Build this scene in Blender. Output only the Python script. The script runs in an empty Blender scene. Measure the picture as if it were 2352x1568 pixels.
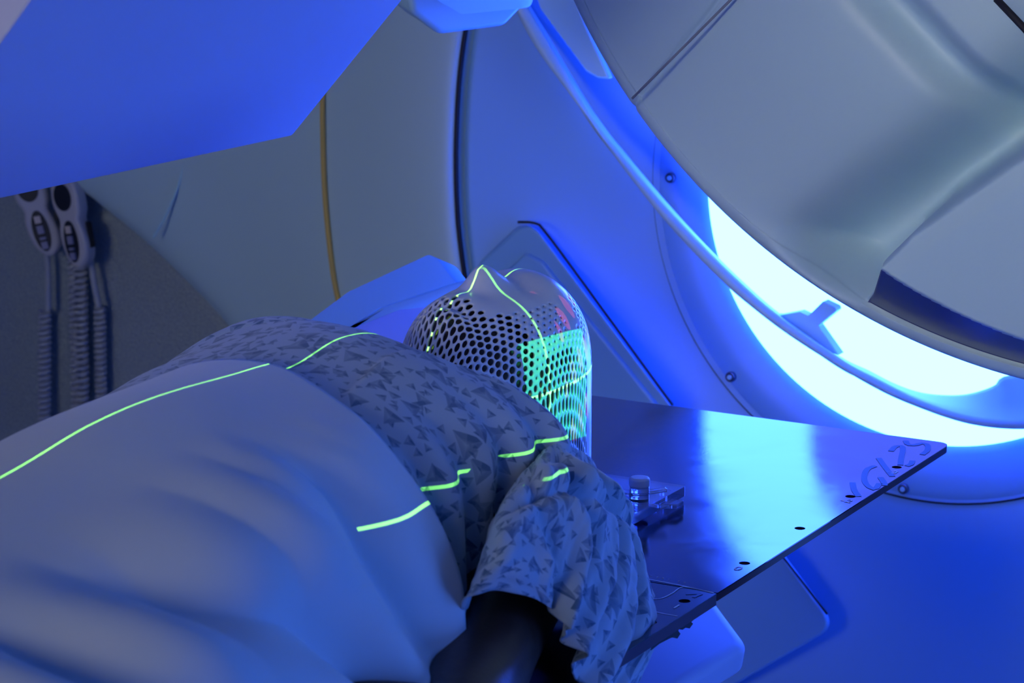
import bpy, bmesh, math, random
from mathutils import Vector, Matrix
import numpy as np
PI = math.pi
scene = bpy.context.scene
C = scene.collection

# ------------------------------------------------------------------ camera
# world: X = patient's long axis (towards the machine), Y = patient's right, Z = up, treatment centre at (0,0,1.295)
CAM = np.array([-2.163, -1.265, 1.898])
FPX = 5900.0
_p, _t = math.radians(12.6), math.radians(29.6)
_fh = np.array([math.cos(_t), math.sin(_t), 0.0]); _up = np.array([0, 0, 1.0])
FW = _fh*math.cos(_p) - _up*math.sin(_p)
RT = np.array([math.sin(_t), -math.cos(_t), 0.0])
UP = np.cross(RT, FW)
cd = bpy.data.cameras.new('camera'); cam = bpy.data.objects.new('camera', cd); C.objects.link(cam)
cd.lens = 36.0*FPX/2352.0; cd.sensor_width = 36.0; cd.clip_start = 0.05
M = Matrix(((RT[0], UP[0], -FW[0]), (RT[1], UP[1], -FW[1]), (RT[2], UP[2], -FW[2]))).to_4x4()
M.translation = Vector(CAM); cam.matrix_world = M
cd.dof.use_dof = True; cd.dof.focus_distance = 2.75; cd.dof.aperture_fstop = 11.0
scene.camera = cam
vs = scene.view_settings
vs.view_transform = 'Standard'; vs.look = 'None'; vs.gamma = 1.0; vs.exposure = 0.0; vs.use_curve_mapping = False

# ------------------------------------------------------------------ light of the room, plus added fill lamps
w = bpy.data.worlds.new('world'); scene.world = w; w.use_nodes = True
w.node_tree.nodes['Background'].inputs[0].default_value = (0.16, 0.30, 1.0, 1)
w.node_tree.nodes['Background'].inputs[1].default_value = 0.5
def area(name, loc, target, size, power, col):
    l = bpy.data.lights.new(name, 'AREA'); l.shape = 'RECTANGLE'; l.size, l.size_y = size; l.energy = power; l.color = col
    o = bpy.data.objects.new(name, l); C.objects.link(o); o.location = loc
    d = Vector(target) - Vector(loc); o.rotation_euler = d.to_track_quat('-Z', 'Y').to_euler(); return o
lamp = area('dimmed_room_light', (-2.7, -.6, 2.8), (0.5, -0.6, 1.8), (.8, .6), 1.7, (1.0, 0.93, 0.78)); lamp.data.spread = math.radians(34)
l2 = area('added_wall_fill', (-3.6, 1.2, 2.0), (1.5, 1.2, 1.25), (1.2, 1.0), 1.6, (1.0, 0.95, 0.75)); l2.data.spread = math.radians(44)  # unseen fill lamp, added to lift the grey of the left walls
area('added_blue_side_fill', (0.9, -2.4, 2.1), (-0.3, 0.1, 1.4), (1.0, 1.0), 17.0, (0.06, 0.20, 1.0))  # added blue fill from the right for patient and panel, no known lamp
area('added_blue_panel_fill', (0.4, -2.0, .55), (-0.1, .2, 1.75), (1.0, .8), 17.0, (0.06, 0.20, 1.0))  # blue fill added low down to brighten the hanging panel's underside
l3 = area('added_patient_fill', (-3.5, .1, 2.0), (-.2, 0, 1.25), (1.0, .8), .95, (1.0, 0.95, 0.85)); l3.data.spread = math.radians(40)  # weak fill added from the foot side to brighten mask and gown
RING_COL = (0.78, 3.0, 30.0)
RING_STR = 1.0

# ------------------------------------------------------------------ helpers
def at(x, y, X=None, Y=None, Z=None):
    d = FPX*FW + (x-1176.0)*RT - (y-784.0)*UP
    k, v = (0, X) if X is not None else ((1, Y) if Y is not None else (2, Z))
    s = (v - CAM[k])/d[k]
    return CAM + d*s
def atn(x, y, P0, n):
    d = FPX*FW + (x-1176.0)*RT - (y-784.0)*UP; n = np.array(n, float); P0 = np.array(P0, float)
    return CAM + d*(((P0-CAM)@n)/(d@n))
def link(o, parent=None):
    C.objects.link(o)
    if parent is not None:
        o.parent = parent
        o.matrix_parent_inverse = parent.matrix_world.inverted()
    return o
def tag(o, label=None, cat=None, group=None, kind=None):
    if label: o['label'] = label
    if cat: o['category'] = cat
    if group: o['group'] = group
    if kind: o['kind'] = kind
    return o
def empty(name, loc, label, cat, group=None):
    o = bpy.data.objects.new(name, None); o.location = loc; o.empty_display_size = .05
    C.objects.link(o); o.matrix_world = Matrix.Translation(Vector(loc))
    return tag(o, label, cat, group)
def mesh_obj(name, verts, faces, m, parent=None, smooth=True, uvs=None):
    me = bpy.data.meshes.new(name); me.from_pydata([tuple(map(float, v)) for v in verts], [], faces); me.update()
    if smooth: me.polygons.foreach_set('use_smooth', [True]*len(me.polygons))
    if uvs is not None:
        ul = me.uv_layers.new(name='uv')
        li = np.zeros(len(me.loops), dtype=int); me.loops.foreach_get('vertex_index', li)
        ul.data.foreach_set('uv', np.array(uvs)[li].ravel())
    me.materials.append(m)
    o = bpy.data.objects.new(name, me); link(o, parent); return o
def bm_obj(name, bm, m, parent=None, smooth=True):
    me = bpy.data.meshes.new(name); bmesh.ops.recalc_face_normals(bm, faces=bm.faces[:]); bm.to_mesh(me); bm.free()
    if smooth: me.polygons.foreach_set('use_smooth', [True]*len(me.polygons))
    me.materials.append(m); o = bpy.data.objects.new(name, me); link(o, parent); return o
def bevel(o, wdt, seg=4, angle=35):
    b = o.modifiers.new('bevel', 'BEVEL'); b.width = wdt; b.segments = seg; b.limit_method = 'ANGLE'; b.angle_limit = math.radians(angle)
    n = o.modifiers.new('wn', 'WEIGHTED_NORMAL'); n.keep_sharp = False; return o
def cr(P, n):
    """Catmull-Rom resample of control rows P (k,...) to n samples"""
    P = np.asarray(P, float); k = len(P)
    t = np.linspace(0, k-1, n); i = np.clip(t.astype(int), 0, k-2); f = (t-i).reshape((-1,)+(1,)*(P.ndim-1))
    E = np.concatenate([2*P[:1]-P[1:2], P, 2*P[-1:]-P[-2:-1]]); p0, p1, p2, p3 = E[i], E[i+1], E[i+2], E[i+3]
    return .5*((2*p1)+(-p0+p2)*f+(2*p0-5*p1+4*p2-p3)*f**2+(-p0+3*p1-3*p2+p3)*f**3)
def arclen(P, n):
    P = cr(P, 400); d = np.r_[0, np.cumsum(np.linalg.norm(np.diff(P, axis=0), axis=1))]
    s = np.linspace(0, d[-1], n); return np.stack([np.interp(s, d, P[:, j]) for j in range(P.shape[1])], 1)
def normals(G):
    du = np.gradient(G, axis=0); dv = np.gradient(G, axis=1); n = np.cross(du, dv)
    return n/np.maximum(np.linalg.norm(n, axis=2, keepdims=True), 1e-9)
def grid_obj(name, G, m, parent=None, thick=0.0, uv=True, closed=False):
    nu, nv = G.shape[:2]
    F = [(i*nv+j, i*nv+(j+1) % nv, (i+1)*nv+(j+1) % nv, (i+1)*nv+j) for i in range(nu-1) for j in range(nv if closed else nv-1)]
    uvs = None
    if uv:
        u = np.r_[0, np.cumsum(np.linalg.norm(np.diff(G, axis=0), axis=2).mean(1))]
        v = np.r_[0, np.cumsum(np.linalg.norm(np.diff(G, axis=1), axis=2).mean(0))]
        uvs = np.stack(np.meshgrid(u, v, indexing='ij'), 2).reshape(-1, 2)
    o = mesh_obj(name, G.reshape(-1, 3), F, m, parent, uvs=uvs)
    if thick:
        s = o.modifiers.new('thick', 'SOLIDIFY'); s.thickness = thick; s.offset = -1
    return o
def patch(rows, nu, nv, disp=None):
    """rows: control grid (r,c,3) -> dense grid"""
    R = np.stack([cr(np.asarray(r, float), nv) for r in rows]); G = cr(R, nu)
    if disp is not None:
        N = normals(G); U, V = np.meshgrid(np.linspace(0, 1, nu), np.linspace(0, 1, nv), indexing='ij')
        G = G + N*disp(U, V, G)[..., None]
    return G
def fillet(P, r, n=7):
    """round the corners of a planar 3D outline; r scalar or list"""
    P = [np.asarray(p, float) for p in P]; out = []
    for i, p in enumerate(P):
        rr = r[i] if isinstance(r, (list, tuple)) else r
        a, b = P[i-1], P[(i+1) % len(P)]
        if rr <= 0: out.append(p); continue
        da = (a-p); la = np.linalg.norm(da); db = (b-p); lb = np.linalg.norm(db)
        c = np.dot(da, db)/(la*lb); ang = math.acos(max(-1, min(1, c)))
        t = min(rr/math.tan(ang/2), la*.48, lb*.48)
        A = p+da/la*t; B = p+db/lb*t
        for k in range(n+1):
            s = k/n; out.append((1-s)**2*A+2*s*(1-s)*p+s*s*B)
    return out
def prism(name, outline, vec, m, parent=None, bev=0.0, seg=4, smooth=True):
    bm = bmesh.new(); vec = Vector(vec)
    vs_ = [bm.verts.new(Vector(p)) for p in outline]; f = bm.faces.new(vs_)
    r = bmesh.ops.extrude_face_region(bm, geom=[f])
    bmesh.ops.translate(bm, vec=vec, verts=[v for v in r['geom'] if isinstance(v, bmesh.types.BMVert)])
    o = bm_obj(name, bm, m, parent, smooth=False)
    if smooth: o.data.polygons.foreach_set('use_smooth', [True]*len(o.data.polygons))
    if bev: bevel(o, bev, seg, 40)
    else:
        n = o.modifiers.new('es', 'EDGE_SPLIT'); n.split_angle = math.radians(35)
    return o
def tube_pts(P, rad, n=10, caps=True):
    P = [Vector(p) for p in P]; k = len(P); rad = rad if hasattr(rad, '__len__') else [rad]*k
    V = []; F = []; up = None
    for i, p in enumerate(P):
        t = (P[min(i+1, k-1)]-P[max(i-1, 0)]).normalized()
        if up is None:
            up = t.orthogonal().normalized()
        up = (up-t*up.dot(t)).normalized(); b = t.cross(up)
        for j in range(n):
            a = 2*PI*j/n; V.append(p+(up*math.cos(a)+b*math.sin(a))*rad[i])
    for i in range(k-1):
        for j in range(n): F.append((i*n+j, i*n+(j+1) % n, (i+1)*n+(j+1) % n, (i+1)*n+j))
    if caps: F.append(tuple(reversed(range(n)))); F.append(tuple((k-1)*n+j for j in range(n)))
    return V, F
def tube(name, P, rad, m, parent=None, n=10):
    V, F = tube_pts(P, rad, n); return mesh_obj(name, V, F, m, parent)
def disc_cyl(name, c, axis, r, h, m, parent=None, n=32, bev=0.0, seg=3, r2=None):
    bm = bmesh.new(); bmesh.ops.create_cone(bm, cap_ends=True, segments=n, radius1=r, radius2=r if r2 is None else r2, depth=h)
    q = Vector((0, 0, 1)).rotation_difference(Vector(axis).normalized()).to_matrix().to_4x4(); q.translation = Vector(c)
    bmesh.ops.transform(bm, matrix=q, verts=bm.verts[:])
    o = bm_obj(name, bm, m, parent)
    if bev: bevel(o, bev, seg)
    else:
        e = o.modifiers.new('es', 'EDGE_SPLIT'); e.split_angle = math.radians(35)
    return o
def sstep(x, a, b):
    t = np.clip((x-a)/(b-a), 0, 1); return t*t*(3-2*t)
rng = np.random.RandomState(4)
def wave_noise(x, y, n=7, f0=1.0, seed=0, aniso=(1, 1)):
    r = np.random.RandomState(seed); s = 0
    for k in range(n):
        a = r.uniform(0, 2*PI); f = f0*(1.0+.55*k); s = s+np.sin((x*math.cos(a)*aniso[0]+y*math.sin(a)*aniso[1])*f+r.uniform(0, 6.28))/(1+.5*k)
    return s/n**.5

# ------------------------------------------------------------------ materials
def mat(name, col, rough=.5, metal=0.0, **k):
    m = bpy.data.materials.new(name); m.use_nodes = True; b = m.node_tree.nodes['Principled BSDF']
    b.inputs['Base Color'].default_value = (*col, 1); b.inputs['Roughness'].default_value = rough; b.inputs['Metallic'].default_value = metal
    for a, v in k.items(): b.inputs[a.replace('_', ' ')].default_value = v
    return m
def N(m, t, **k):
    n = m.node_tree.nodes.new(t)
    for a, v in k.items(): setattr(n, a, v)
    return n
def L(m, a, b): m.node_tree.links.new(a, b)
def bumpy(m, scale, strength, dist=.001, detail=4, coord='Object'):
    tc = N(m, 'ShaderNodeTexCoord'); nz = N(m, 'ShaderNodeTexNoise'); nz.inputs['Scale'].default_value = scale; nz.inputs['Detail'].default_value = detail
    bp = N(m, 'ShaderNodeBump'); bp.inputs['Strength'].default_value = strength; bp.inputs['Distance'].default_value = dist
    L(m, tc.outputs[coord], nz.inputs['Vector']); L(m, nz.outputs['Fac'], bp.inputs['Height']); L(m, bp.outputs[0], m.node_tree.nodes['Principled BSDF'].inputs['Normal'])
    return nz
def tint(m, c1, c2, scale, detail=3):
    tc = N(m, 'ShaderNodeTexCoord'); nz = N(m, 'ShaderNodeTexNoise'); nz.inputs['Scale'].default_value = scale; nz.inputs['Detail'].default_value = detail
    r = N(m, 'ShaderNodeValToRGB'); r.color_ramp.elements[0].position = .35; r.color_ramp.elements[1].position = .65
    r.color_ramp.elements[0].color = (*c1, 1); r.color_ramp.elements[1].color = (*c2, 1)
    L(m, tc.outputs['Object'], nz.inputs['Vector']); L(m, nz.outputs['Fac'], r.inputs[0]); L(m, r.outputs[0], m.node_tree.nodes['Principled BSDF'].inputs['Base Color'])
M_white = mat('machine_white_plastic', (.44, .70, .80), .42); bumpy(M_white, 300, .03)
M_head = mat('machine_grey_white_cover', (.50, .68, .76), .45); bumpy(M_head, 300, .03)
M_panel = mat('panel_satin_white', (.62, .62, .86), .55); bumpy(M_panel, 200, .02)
M_front = mat('stand_front_blue_lit_tint', (.21, .44, .80), .42); bumpy(M_front, 300, .03)  # same plastic as the side cover, blue light and shade put into its colour
M_gap = mat('dark_seam_rubber', (.012, .012, .02), .7); bumpy(M_gap, 100, .05)
M_under = mat('undercut_painted_shade', (.035, .05, .20), .3)  # shade below the lid painted in as a dark navy colour
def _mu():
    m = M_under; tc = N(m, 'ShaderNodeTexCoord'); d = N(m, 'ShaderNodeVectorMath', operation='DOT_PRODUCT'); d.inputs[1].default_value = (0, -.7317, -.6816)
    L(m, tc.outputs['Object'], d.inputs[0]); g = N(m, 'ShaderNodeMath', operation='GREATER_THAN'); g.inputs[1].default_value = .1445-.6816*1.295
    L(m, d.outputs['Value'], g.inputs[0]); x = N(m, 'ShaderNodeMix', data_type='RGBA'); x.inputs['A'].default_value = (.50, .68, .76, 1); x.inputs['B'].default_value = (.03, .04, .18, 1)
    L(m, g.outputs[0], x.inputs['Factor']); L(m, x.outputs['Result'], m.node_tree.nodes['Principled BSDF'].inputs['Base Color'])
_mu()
M_seam = mat('grey_joint', (.27, .29, .33), .6); bumpy(M_seam, 100, .05)
M_yel = mat('yellow_seal', (.62, .42, .10), .6); bumpy(M_yel, 100, .05)
M_wall = mat('textured_wall', (.30, .35, .38), .85); bumpy(M_wall, 160, .9, .004, 2)
tint(M_wall, (.26, .31, .35), (.34, .39, .41), 220, 1)
M_floor = mat('floor_vinyl', (.28, .3, .33), .4); tint(M_floor, (.25, .27, .3), (.31, .33, .36), 8)
M_cord = mat('cord_grey', (.40, .42, .46), .5); bumpy(M_cord, 100, .05)
M_hand = mat('handset_plastic', (.50, .48, .50), .45); bumpy(M_hand, 200, .05)
M_black = mat('black_plastic', (.01, .01, .014), .4); bumpy(M_black, 100, .05)
M_key = mat('key_light', (.62, .52, .46), .5); bumpy(M_key, 100, .05)
M_key2 = mat('key_grey', (.26, .26, .38), .5); bumpy(M_key2, 100, .05)
M_screw = mat('screw_steel', (.10, .10, .14), .35, .8); bumpy(M_screw, 100, .1)
M_skin = mat('skin', (.055, .027, .018), .42, Subsurface_Weight=.1, Subsurface_Radius=(.006, .002, .001)); bumpy(M_skin, 260, .25, .001)
M_hair = mat('hair', (.006, .005, .005), .6); bumpy(M_hair, 500, .6, .002)
M_mask = mat('thermoplastic', (.66, .68, .74), .30, 0, Coat_Weight=.4, Coat_Roughness=.2); bumpy(M_mask, 350, .05)
M_acr = mat('clear_acrylic', (.75, .80, 1.0), .05, 0, Transmission_Weight=.8, IOR=1.45); bumpy(M_acr, 6, .02)
M_knob = mat('frosted_knob', (.55, .58, .70), .45); bumpy(M_knob, 100, .05)
M_cushion = mat('cushion_foam', (.22, .24, .3), .8); bumpy(M_cushion, 300, .3)
M_mark = mat('engraved_mark', (.75, .75, .8), .6); bumpy(M_mark, 100, .05)
M_scr = mat('grease_smear', (.01, .015, .10), .55, .0); bumpy(M_scr, 100, .05)

M_board = mat('carbon_board', (.10, .10, .15), .09, 1.0)
def _board():
    m = M_board; b = m.node_tree.nodes['Principled BSDF']
    tc = N(m, 'ShaderNodeTexCoord'); mp = N(m, 'ShaderNodeMapping'); mp.inputs['Scale'].default_value = (60, 2500, 1)
    nz = N(m, 'ShaderNodeTexNoise'); nz.inputs['Scale'].default_value = 1; nz.inputs['Detail'].default_value = 2
    bp = N(m, 'ShaderNodeBump'); bp.inputs['Strength'].default_value = .05; bp.inputs['Distance'].default_value = .0005
    L(m, tc.outputs['Object'], mp.inputs[0]); L(m, mp.outputs[0], nz.inputs['Vector']); L(m, nz.outputs['Fac'], bp.inputs['Height']); L(m, bp.outputs[0], b.inputs['Normal'])
    n2 = N(m, 'ShaderNodeTexNoise'); n2.inputs['Scale'].default_value = 9; n2.inputs['Detail'].default_value = 6; n2.inputs['Distortion'].default_value = 1.2
    r = N(m, 'ShaderNodeMapRange'); r.inputs[1].default_value = .35; r.inputs[2].default_value = .75; r.inputs[3].default_value = .07; r.inputs[4].default_value = .17
    L(m, tc.outputs['Object'], n2.inputs['Vector']); L(m, n2.outputs['Fac'], r.inputs[0]); L(m, r.outputs[0], b.inputs['Roughness'])
_board()
M_bedge = mat('board_edge', (.03, .012, .03), .4); bumpy(M_bedge, 100, .05)
M_insert = mat('board_insert', (.08, .09, .12), .16, 1.0); bumpy(M_insert, 60, .05)

M_ring = bpy.data.materials.new('ring_lamp_diffuser'); M_ring.use_nodes = True
_n = M_ring.node_tree.nodes; _n.clear(); _e = _n.new('ShaderNodeEmission'); _o = _n.new('ShaderNodeOutputMaterial')
_e.inputs[0].default_value = (*RING_COL, 1); _e.inputs[1].default_value = RING_STR
M_ring.node_tree.links.new(_e.outputs[0], _o.inputs[0])

M_hub = mat('hub_diffuser', (.3, .4, .7), .5); _b = M_hub.node_tree.nodes['Principled BSDF']
_b.inputs['Emission Color'].default_value = (.10, .16, 1.0, 1); _b.inputs['Emission Strength'].default_value = 1.9
def fabric(name, col):
    m = mat(name, col, .85, 0, Sheen_Weight=.25, Sheen_Roughness=.5)
    b = m.node_tree.nodes['Principled BSDF']
    tc = N(m, 'ShaderNodeTexCoord'); nz = N(m, 'ShaderNodeTexNoise'); nz.inputs['Scale'].default_value = 900; nz.inputs['Detail'].default_value = 2
    n2 = N(m, 'ShaderNodeTexNoise'); n2.inputs['Scale'].default_value = 26; n2.inputs['Detail'].default_value = 5; n2.inputs['Distortion'].default_value = .6
    mx = N(m, 'ShaderNodeMath', operation='MULTIPLY_ADD'); mx.inputs[1].default_value = .12
    bp = N(m, 'ShaderNodeBump'); bp.inputs['Strength'].default_value = .35; bp.inputs['Distance'].default_value = .004
    L(m, tc.outputs['Object'], nz.inputs['Vector']); L(m, tc.outputs['Object'], n2.inputs['Vector'])
    L(m, nz.outputs['Fac'], mx.inputs[0]); L(m, n2.outputs['Fac'], mx.inputs[2]); L(m, mx.outputs[0], bp.inputs['Height']); L(m, bp.outputs[0], b.inputs['Normal'])
    return m
M_blanket = fabric('blanket_cotton', (.66, .70, .74))
M_blanket.node_tree.nodes['Bump'].inputs['Strength'].default_value = .12
M_gown = fabric('gown_printed_cotton', (.30, .40, .46))
def gown_pattern():
    m = M_gown; b = m.node_tree.nodes['Principled BSDF']
    uv = N(m, 'ShaderNodeUVMap', uv_map='uv')
    def layer(scale, size, seed):
        mp = N(m, 'ShaderNodeMapping'); mp.inputs['Scale'].default_value = (scale,)*3; mp.inputs['Location'].default_value = (seed*3.7, seed*1.9, 0)
        L(m, uv.outputs[0], mp.inputs[0])
        v = N(m, 'ShaderNodeTexVoronoi', voronoi_dimensions='2D'); v.inputs['Scale'].default_value = 1; v.inputs['Randomness'].default_value = .8
        L(m, mp.outputs[0], v.inputs['Vector'])
        sb = N(m, 'ShaderNodeVectorMath', operation='SUBTRACT'); L(m, mp.outputs[0], sb.inputs[0]); L(m, v.outputs['Position'], sb.inputs[1])
        sc = N(m, 'ShaderNodeSeparateColor'); L(m, v.outputs['Color'], sc.inputs[0])
        an = N(m, 'ShaderNodeMath', operation='MULTIPLY'); an.inputs[1].default_value = 6.28; L(m, sc.outputs[0], an.inputs[0])
        vr = N(m, 'ShaderNodeVectorRotate', rotation_type='Z_AXIS'); L(m, sb.outputs[0], vr.inputs['Vector']); L(m, an.outputs[0], vr.inputs['Angle'])
        sz = N(m, 'ShaderNodeMapRange'); sz.inputs[3].default_value = size*.45; sz.inputs[4].default_value = size; L(m, sc.outputs[1], sz.inputs[0])
        ds = []
        for k, kk in ((0, 1.0), (1, 1.25), (2, .8)):
            a = 2*PI*k/3+.3
            d = N(m, 'ShaderNodeVectorMath', operation='DOT_PRODUCT'); d.inputs[1].default_value = (math.cos(a)*kk, math.sin(a)*kk, 0); L(m, vr.outputs[0], d.inputs[0]); ds.append(d.outputs['Value'])
        m1 = N(m, 'ShaderNodeMath', operation='MAXIMUM'); L(m, ds[0], m1.inputs[0]); L(m, ds[1], m1.inputs[1])
        m2 = N(m, 'ShaderNodeMath', operation='MAXIMUM'); L(m, m1.outputs[0], m2.inputs[0]); L(m, ds[2], m2.inputs[1])
        ins = N(m, 'ShaderNodeMath', operation='LESS_THAN'); L(m, m2.outputs[0], ins.inputs[0]); L(m, sz.outputs[0], ins.inputs[1])
        # the three facets: one lighter, dark toward the rim
        g1 = N(m, 'ShaderNodeMath', operation='GREATER_THAN'); L(m, ds[0], g1.inputs[0]); L(m, ds[1], g1.inputs[1])
        g2 = N(m, 'ShaderNodeMath', operation='GREATER_THAN'); L(m, ds[2], g2.inputs[0]); L(m, m1.outputs[0], g2.inputs[1])
        sh = N(m, 'ShaderNodeMath', operation='MULTIPLY_ADD'); sh.inputs[1].default_value = .22; sh.inputs[2].default_value = .45; L(m, g1.outputs[0], sh.inputs[0])
        sh2 = N(m, 'ShaderNodeMath', operation='MULTIPLY_ADD'); sh2.inputs[1].default_value = .3; L(m, g2.outputs[0], sh2.inputs[0]); L(m, sh.outputs[0], sh2.inputs[2])
        dv = N(m, 'ShaderNodeMath', operation='DIVIDE'); L(m, m2.outputs[0], dv.inputs[0]); L(m, sz.outputs[0], dv.inputs[1])
        mm = N(m, 'ShaderNodeMath', operation='MULTIPLY', use_clamp=True); L(m, sh2.outputs[0], mm.inputs[0]); L(m, ins.outputs[0], mm.inputs[1])
        ed = N(m, 'ShaderNodeMapRange'); ed.inputs[1].default_value = 0; ed.inputs[2].default_value = .5; ed.inputs[3].default_value = .45; ed.inputs[4].default_value = 1; L(m, dv.outputs[0], ed.inputs[0])
        m3 = N(m, 'ShaderNodeMath', operation='MULTIPLY'); L(m, mm.outputs[0], m3.inputs[0]); L(m, ed.outputs[0], m3.inputs[1])
        return m3.outputs[0]
    a = layer(30, .27, 1); c = layer(62, .26, 2)
    mx = N(m, 'ShaderNodeMath', operation='MAXIMUM'); L(m, a, mx.inputs[0]); L(m, c, mx.inputs[1])
    mix = N(m, 'ShaderNodeMix', data_type='RGBA'); L(m, mx.outputs[0], mix.inputs['Factor'])
    mix.inputs['A'].default_value = (.38, .47, .56, 1); mix.inputs['B'].default_value = (.07, .14, .23, 1)
    L(m, mix.outputs['Result'], b.inputs['Base Color'])
gown_pattern()

# ------------------------------------------------------------------ the room
def box(name, lo, hi, m, parent=None, bev=0):
    bm = bmesh.new(); bmesh.ops.create_cube(bm, size=1)
    lo, hi = Vector(lo), Vector(hi)
    for v in bm.verts: v.co = Vector([lo[i]+(v.co[i]+.5)*(hi[i]-lo[i]) for i in range(3)])
    o = bm_obj(name, bm, m, parent, smooth=False)
    if bev: bevel(o, bev)
    return o
tag(box('floor', (-4, -2.8, -.1), (2.6, 2.6, 0), M_floor), kind='structure')
tag(box('ceiling', (-4, -2.8, 2.9), (2.6, 2.6, 3.0), M_wall), kind='structure')
tag(box('wall_back', (1.85, -2.8, 0), (2.0, 2.6, 2.9), M_wall), kind='structure')
tag(box('wall_left', (-4, 2.6, 0), (2.0, 2.75, 2.9), M_wall), kind='structure')
tag(box('wall_right', (-4, -2.95, 0), (2.0, -2.8, 2.9), M_wall), kind='structure')
tag(box('wall_recess', (1.50, 1.15, 0), (1.84, 2.6, 2.9), M_wall), kind='structure')

# ------------------------------------------------------------------ machine stand behind
st = empty('machine_stand', (1.4, 0, 0), 'tall white radiotherapy machine stand with a big glowing ring, behind the treatment board', 'medical machine')
IZ = 1.295
seam_px = [(1120, -160), (1098, -40), (1075, 80), (1062, 190), (1056, 300), (1055, 400), (1059, 500), (1066, 570), (1076, 640), (1100, 760), (1135, 900), (1180, 1040), (1260, 1230), (1370, 1420), (1530, 1620)]
SX = 1.19
seam = [at(x, y, X=SX) for x, y in seam_px]
seamL = arclen(seam, 200)
# front dish: polar grid around the ring, out to the seam on the left and far beyond the frame elsewhere
def dishX(R): return 1.285 - .25*np.clip((R-.42)/.75, 0, 1)**1.15
def seam_dist(th):
    d = np.array([math.cos(th), math.sin(th)]); P = seamL[:, 1:]-np.array([0, IZ])
    a = np.arctan2(P[:, 1], P[:, 0]); r = np.hypot(P[:, 0], P[:, 1])
    o_ = np.argsort(a); a = a[o_]; r = r[o_]
    if a[0] <= th <= a[-1]: return float(np.interp(th, a, r))
    return None
nt, nr = 288, 40
a_lo, a_hi = None, None
G = np.zeros((nr, nt, 3)); Rmax = []
for j in range(nt):
    th = -PI+2*PI*j/nt
    r = seam_dist(th)
    if r is None:
        c_, s_ = math.cos(th), math.sin(th)
        r = min(1.45/abs(c_) if abs(c_) > 1e-3 else 9, (1.45 if s_ > 0 else 1.25)/abs(s_) if abs(s_) > 1e-3 else 9)
        if c_ > 0: r = min(r, (.80)/c_)
    Rmax.append(r)
Rmax = np.array(Rmax)
for j in range(nt):
    th = -PI+2*PI*j/nt
    for i in range(nr):
        r = .425+(Rmax[j]-.425)*(i/(nr-1))
        x = 1.284-(1.284-SX)*(i/(nr-1))**1.1
        if i == nr-1: r = Rmax[j]; x += .04
        G[i, j] = (x, r*math.cos(th), IZ+r*math.sin(th))
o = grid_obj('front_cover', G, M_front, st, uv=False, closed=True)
# side cover (turns away from the ring), left of the seam
def curve(pts, X): return arclen([at(x, y, X=X) for x, y in pts], 60)
sL = arclen(seam, 60)
rows = [sL+np.array([.10, .012, 0]), sL+np.array([.035, .006, 0]), sL+np.array([.008, .012, 0]), sL+np.array([-.002, .03, 0]),
        curve([(935, -160), (925, 100), (915, 300), (925, 500), (960, 700), (1010, 900), (1200, 1300), (1400, 1620)], 1.215),
        curve([(745, -160), (742, 60), (741, 240), (745, 420), (757, 560), (772, 665), (805, 800), (900, 1050), (1050, 1350), (1230, 1620)], 1.29),
        curve([(470, -160), (450, 60), (460, 250), (500, 420), (560, 560), (620, 700), (680, 850), (780, 1050), (900, 1350), (1050, 1620)], 1.38),
        curve([(20, -160), (60, 100), (170, 370), (240, 445), (350, 540), (450, 640), (540, 740), (640, 880), (760, 1100), (850, 1350), (950, 1620)], 1.44),
        curve([(20, -160), (60, 100), (170, 370), (240, 445), (350, 540), (450, 640), (540, 740), (640, 880), (760, 1100), (850, 1350), (950, 1620)], 1.52)]
Gs = cr(np.array(rows), 110)
grid_obj('side_cover', Gs, M_head, st, thick=.01)
# seams as thin strips: dark gap, yellow seal, faint hairline
tube('seam_gap', [p+np.array([-.003, .004, 0]) for p in sL], .0042, M_gap, st, 6)
ye = curve([(745, -160), (742, 60), (741, 240), (745, 420), (757, 560), (772, 665), (805, 800)], 1.270)
tag(tube('seal_strip', ye, .0046, M_yel, st, 8), 'thin yellow seal strip')
hl = curve([(430, 350), (405, 440), (378, 500), (352, 545)], 1.385)
tube('panel_joint', hl, .0025, M_white, st, 6)
# ring: outer housing, lamp, hub
def annulus(name, prof, m, parent, n=160, c=(0, IZ)):
    G = np.array([[(x, c[0]+r*math.cos(2*PI*j/n), c[1]+r*math.sin(2*PI*j/n)) for j in range(n)] for x, r in prof])
    return grid_obj(name, G, m, parent, uv=False, closed=True)
hs = annulus('ring_housing', [(1.32, .450), (1.292, .446), (1.284, .444), (1.282, .436), (1.279, .430), (1.283, .40), (1.292, .375), (1.298, .364), (1.315, .361)], M_front, st)
annulus('housing_groove', [(1.283, .4475), (1.2785, .446), (1.283, .444)], M_gap, st)
RCY = .005
annulus('ring_lamp', [(1.300, .3645), (1.296, .34), (1.296, .20), (1.300, .185)], M_ring, st)
annulus('ring_hub', [(1.31, .19), (1.290, .186), (1.288, .178), (1.284, .12), (1.282, .06), (1.281, .001)], M_hub, st)['label'] = 'dimmer blue diffuser inside the ring'
for (x, y) in [(1540, 408), (1678, 865), (2075, 1122)]:
    p = at(x, y, X=1.276)
    s_ = disc_cyl('screw', p, (1, 0, 0), .0078, .008, M_screw, st, 24, .002)
    tubeo = disc_cyl('socket', p-np.array([.0045, 0, 0]), (1, 0, 0), .0036, .002, M_white, s_, 12)

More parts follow.
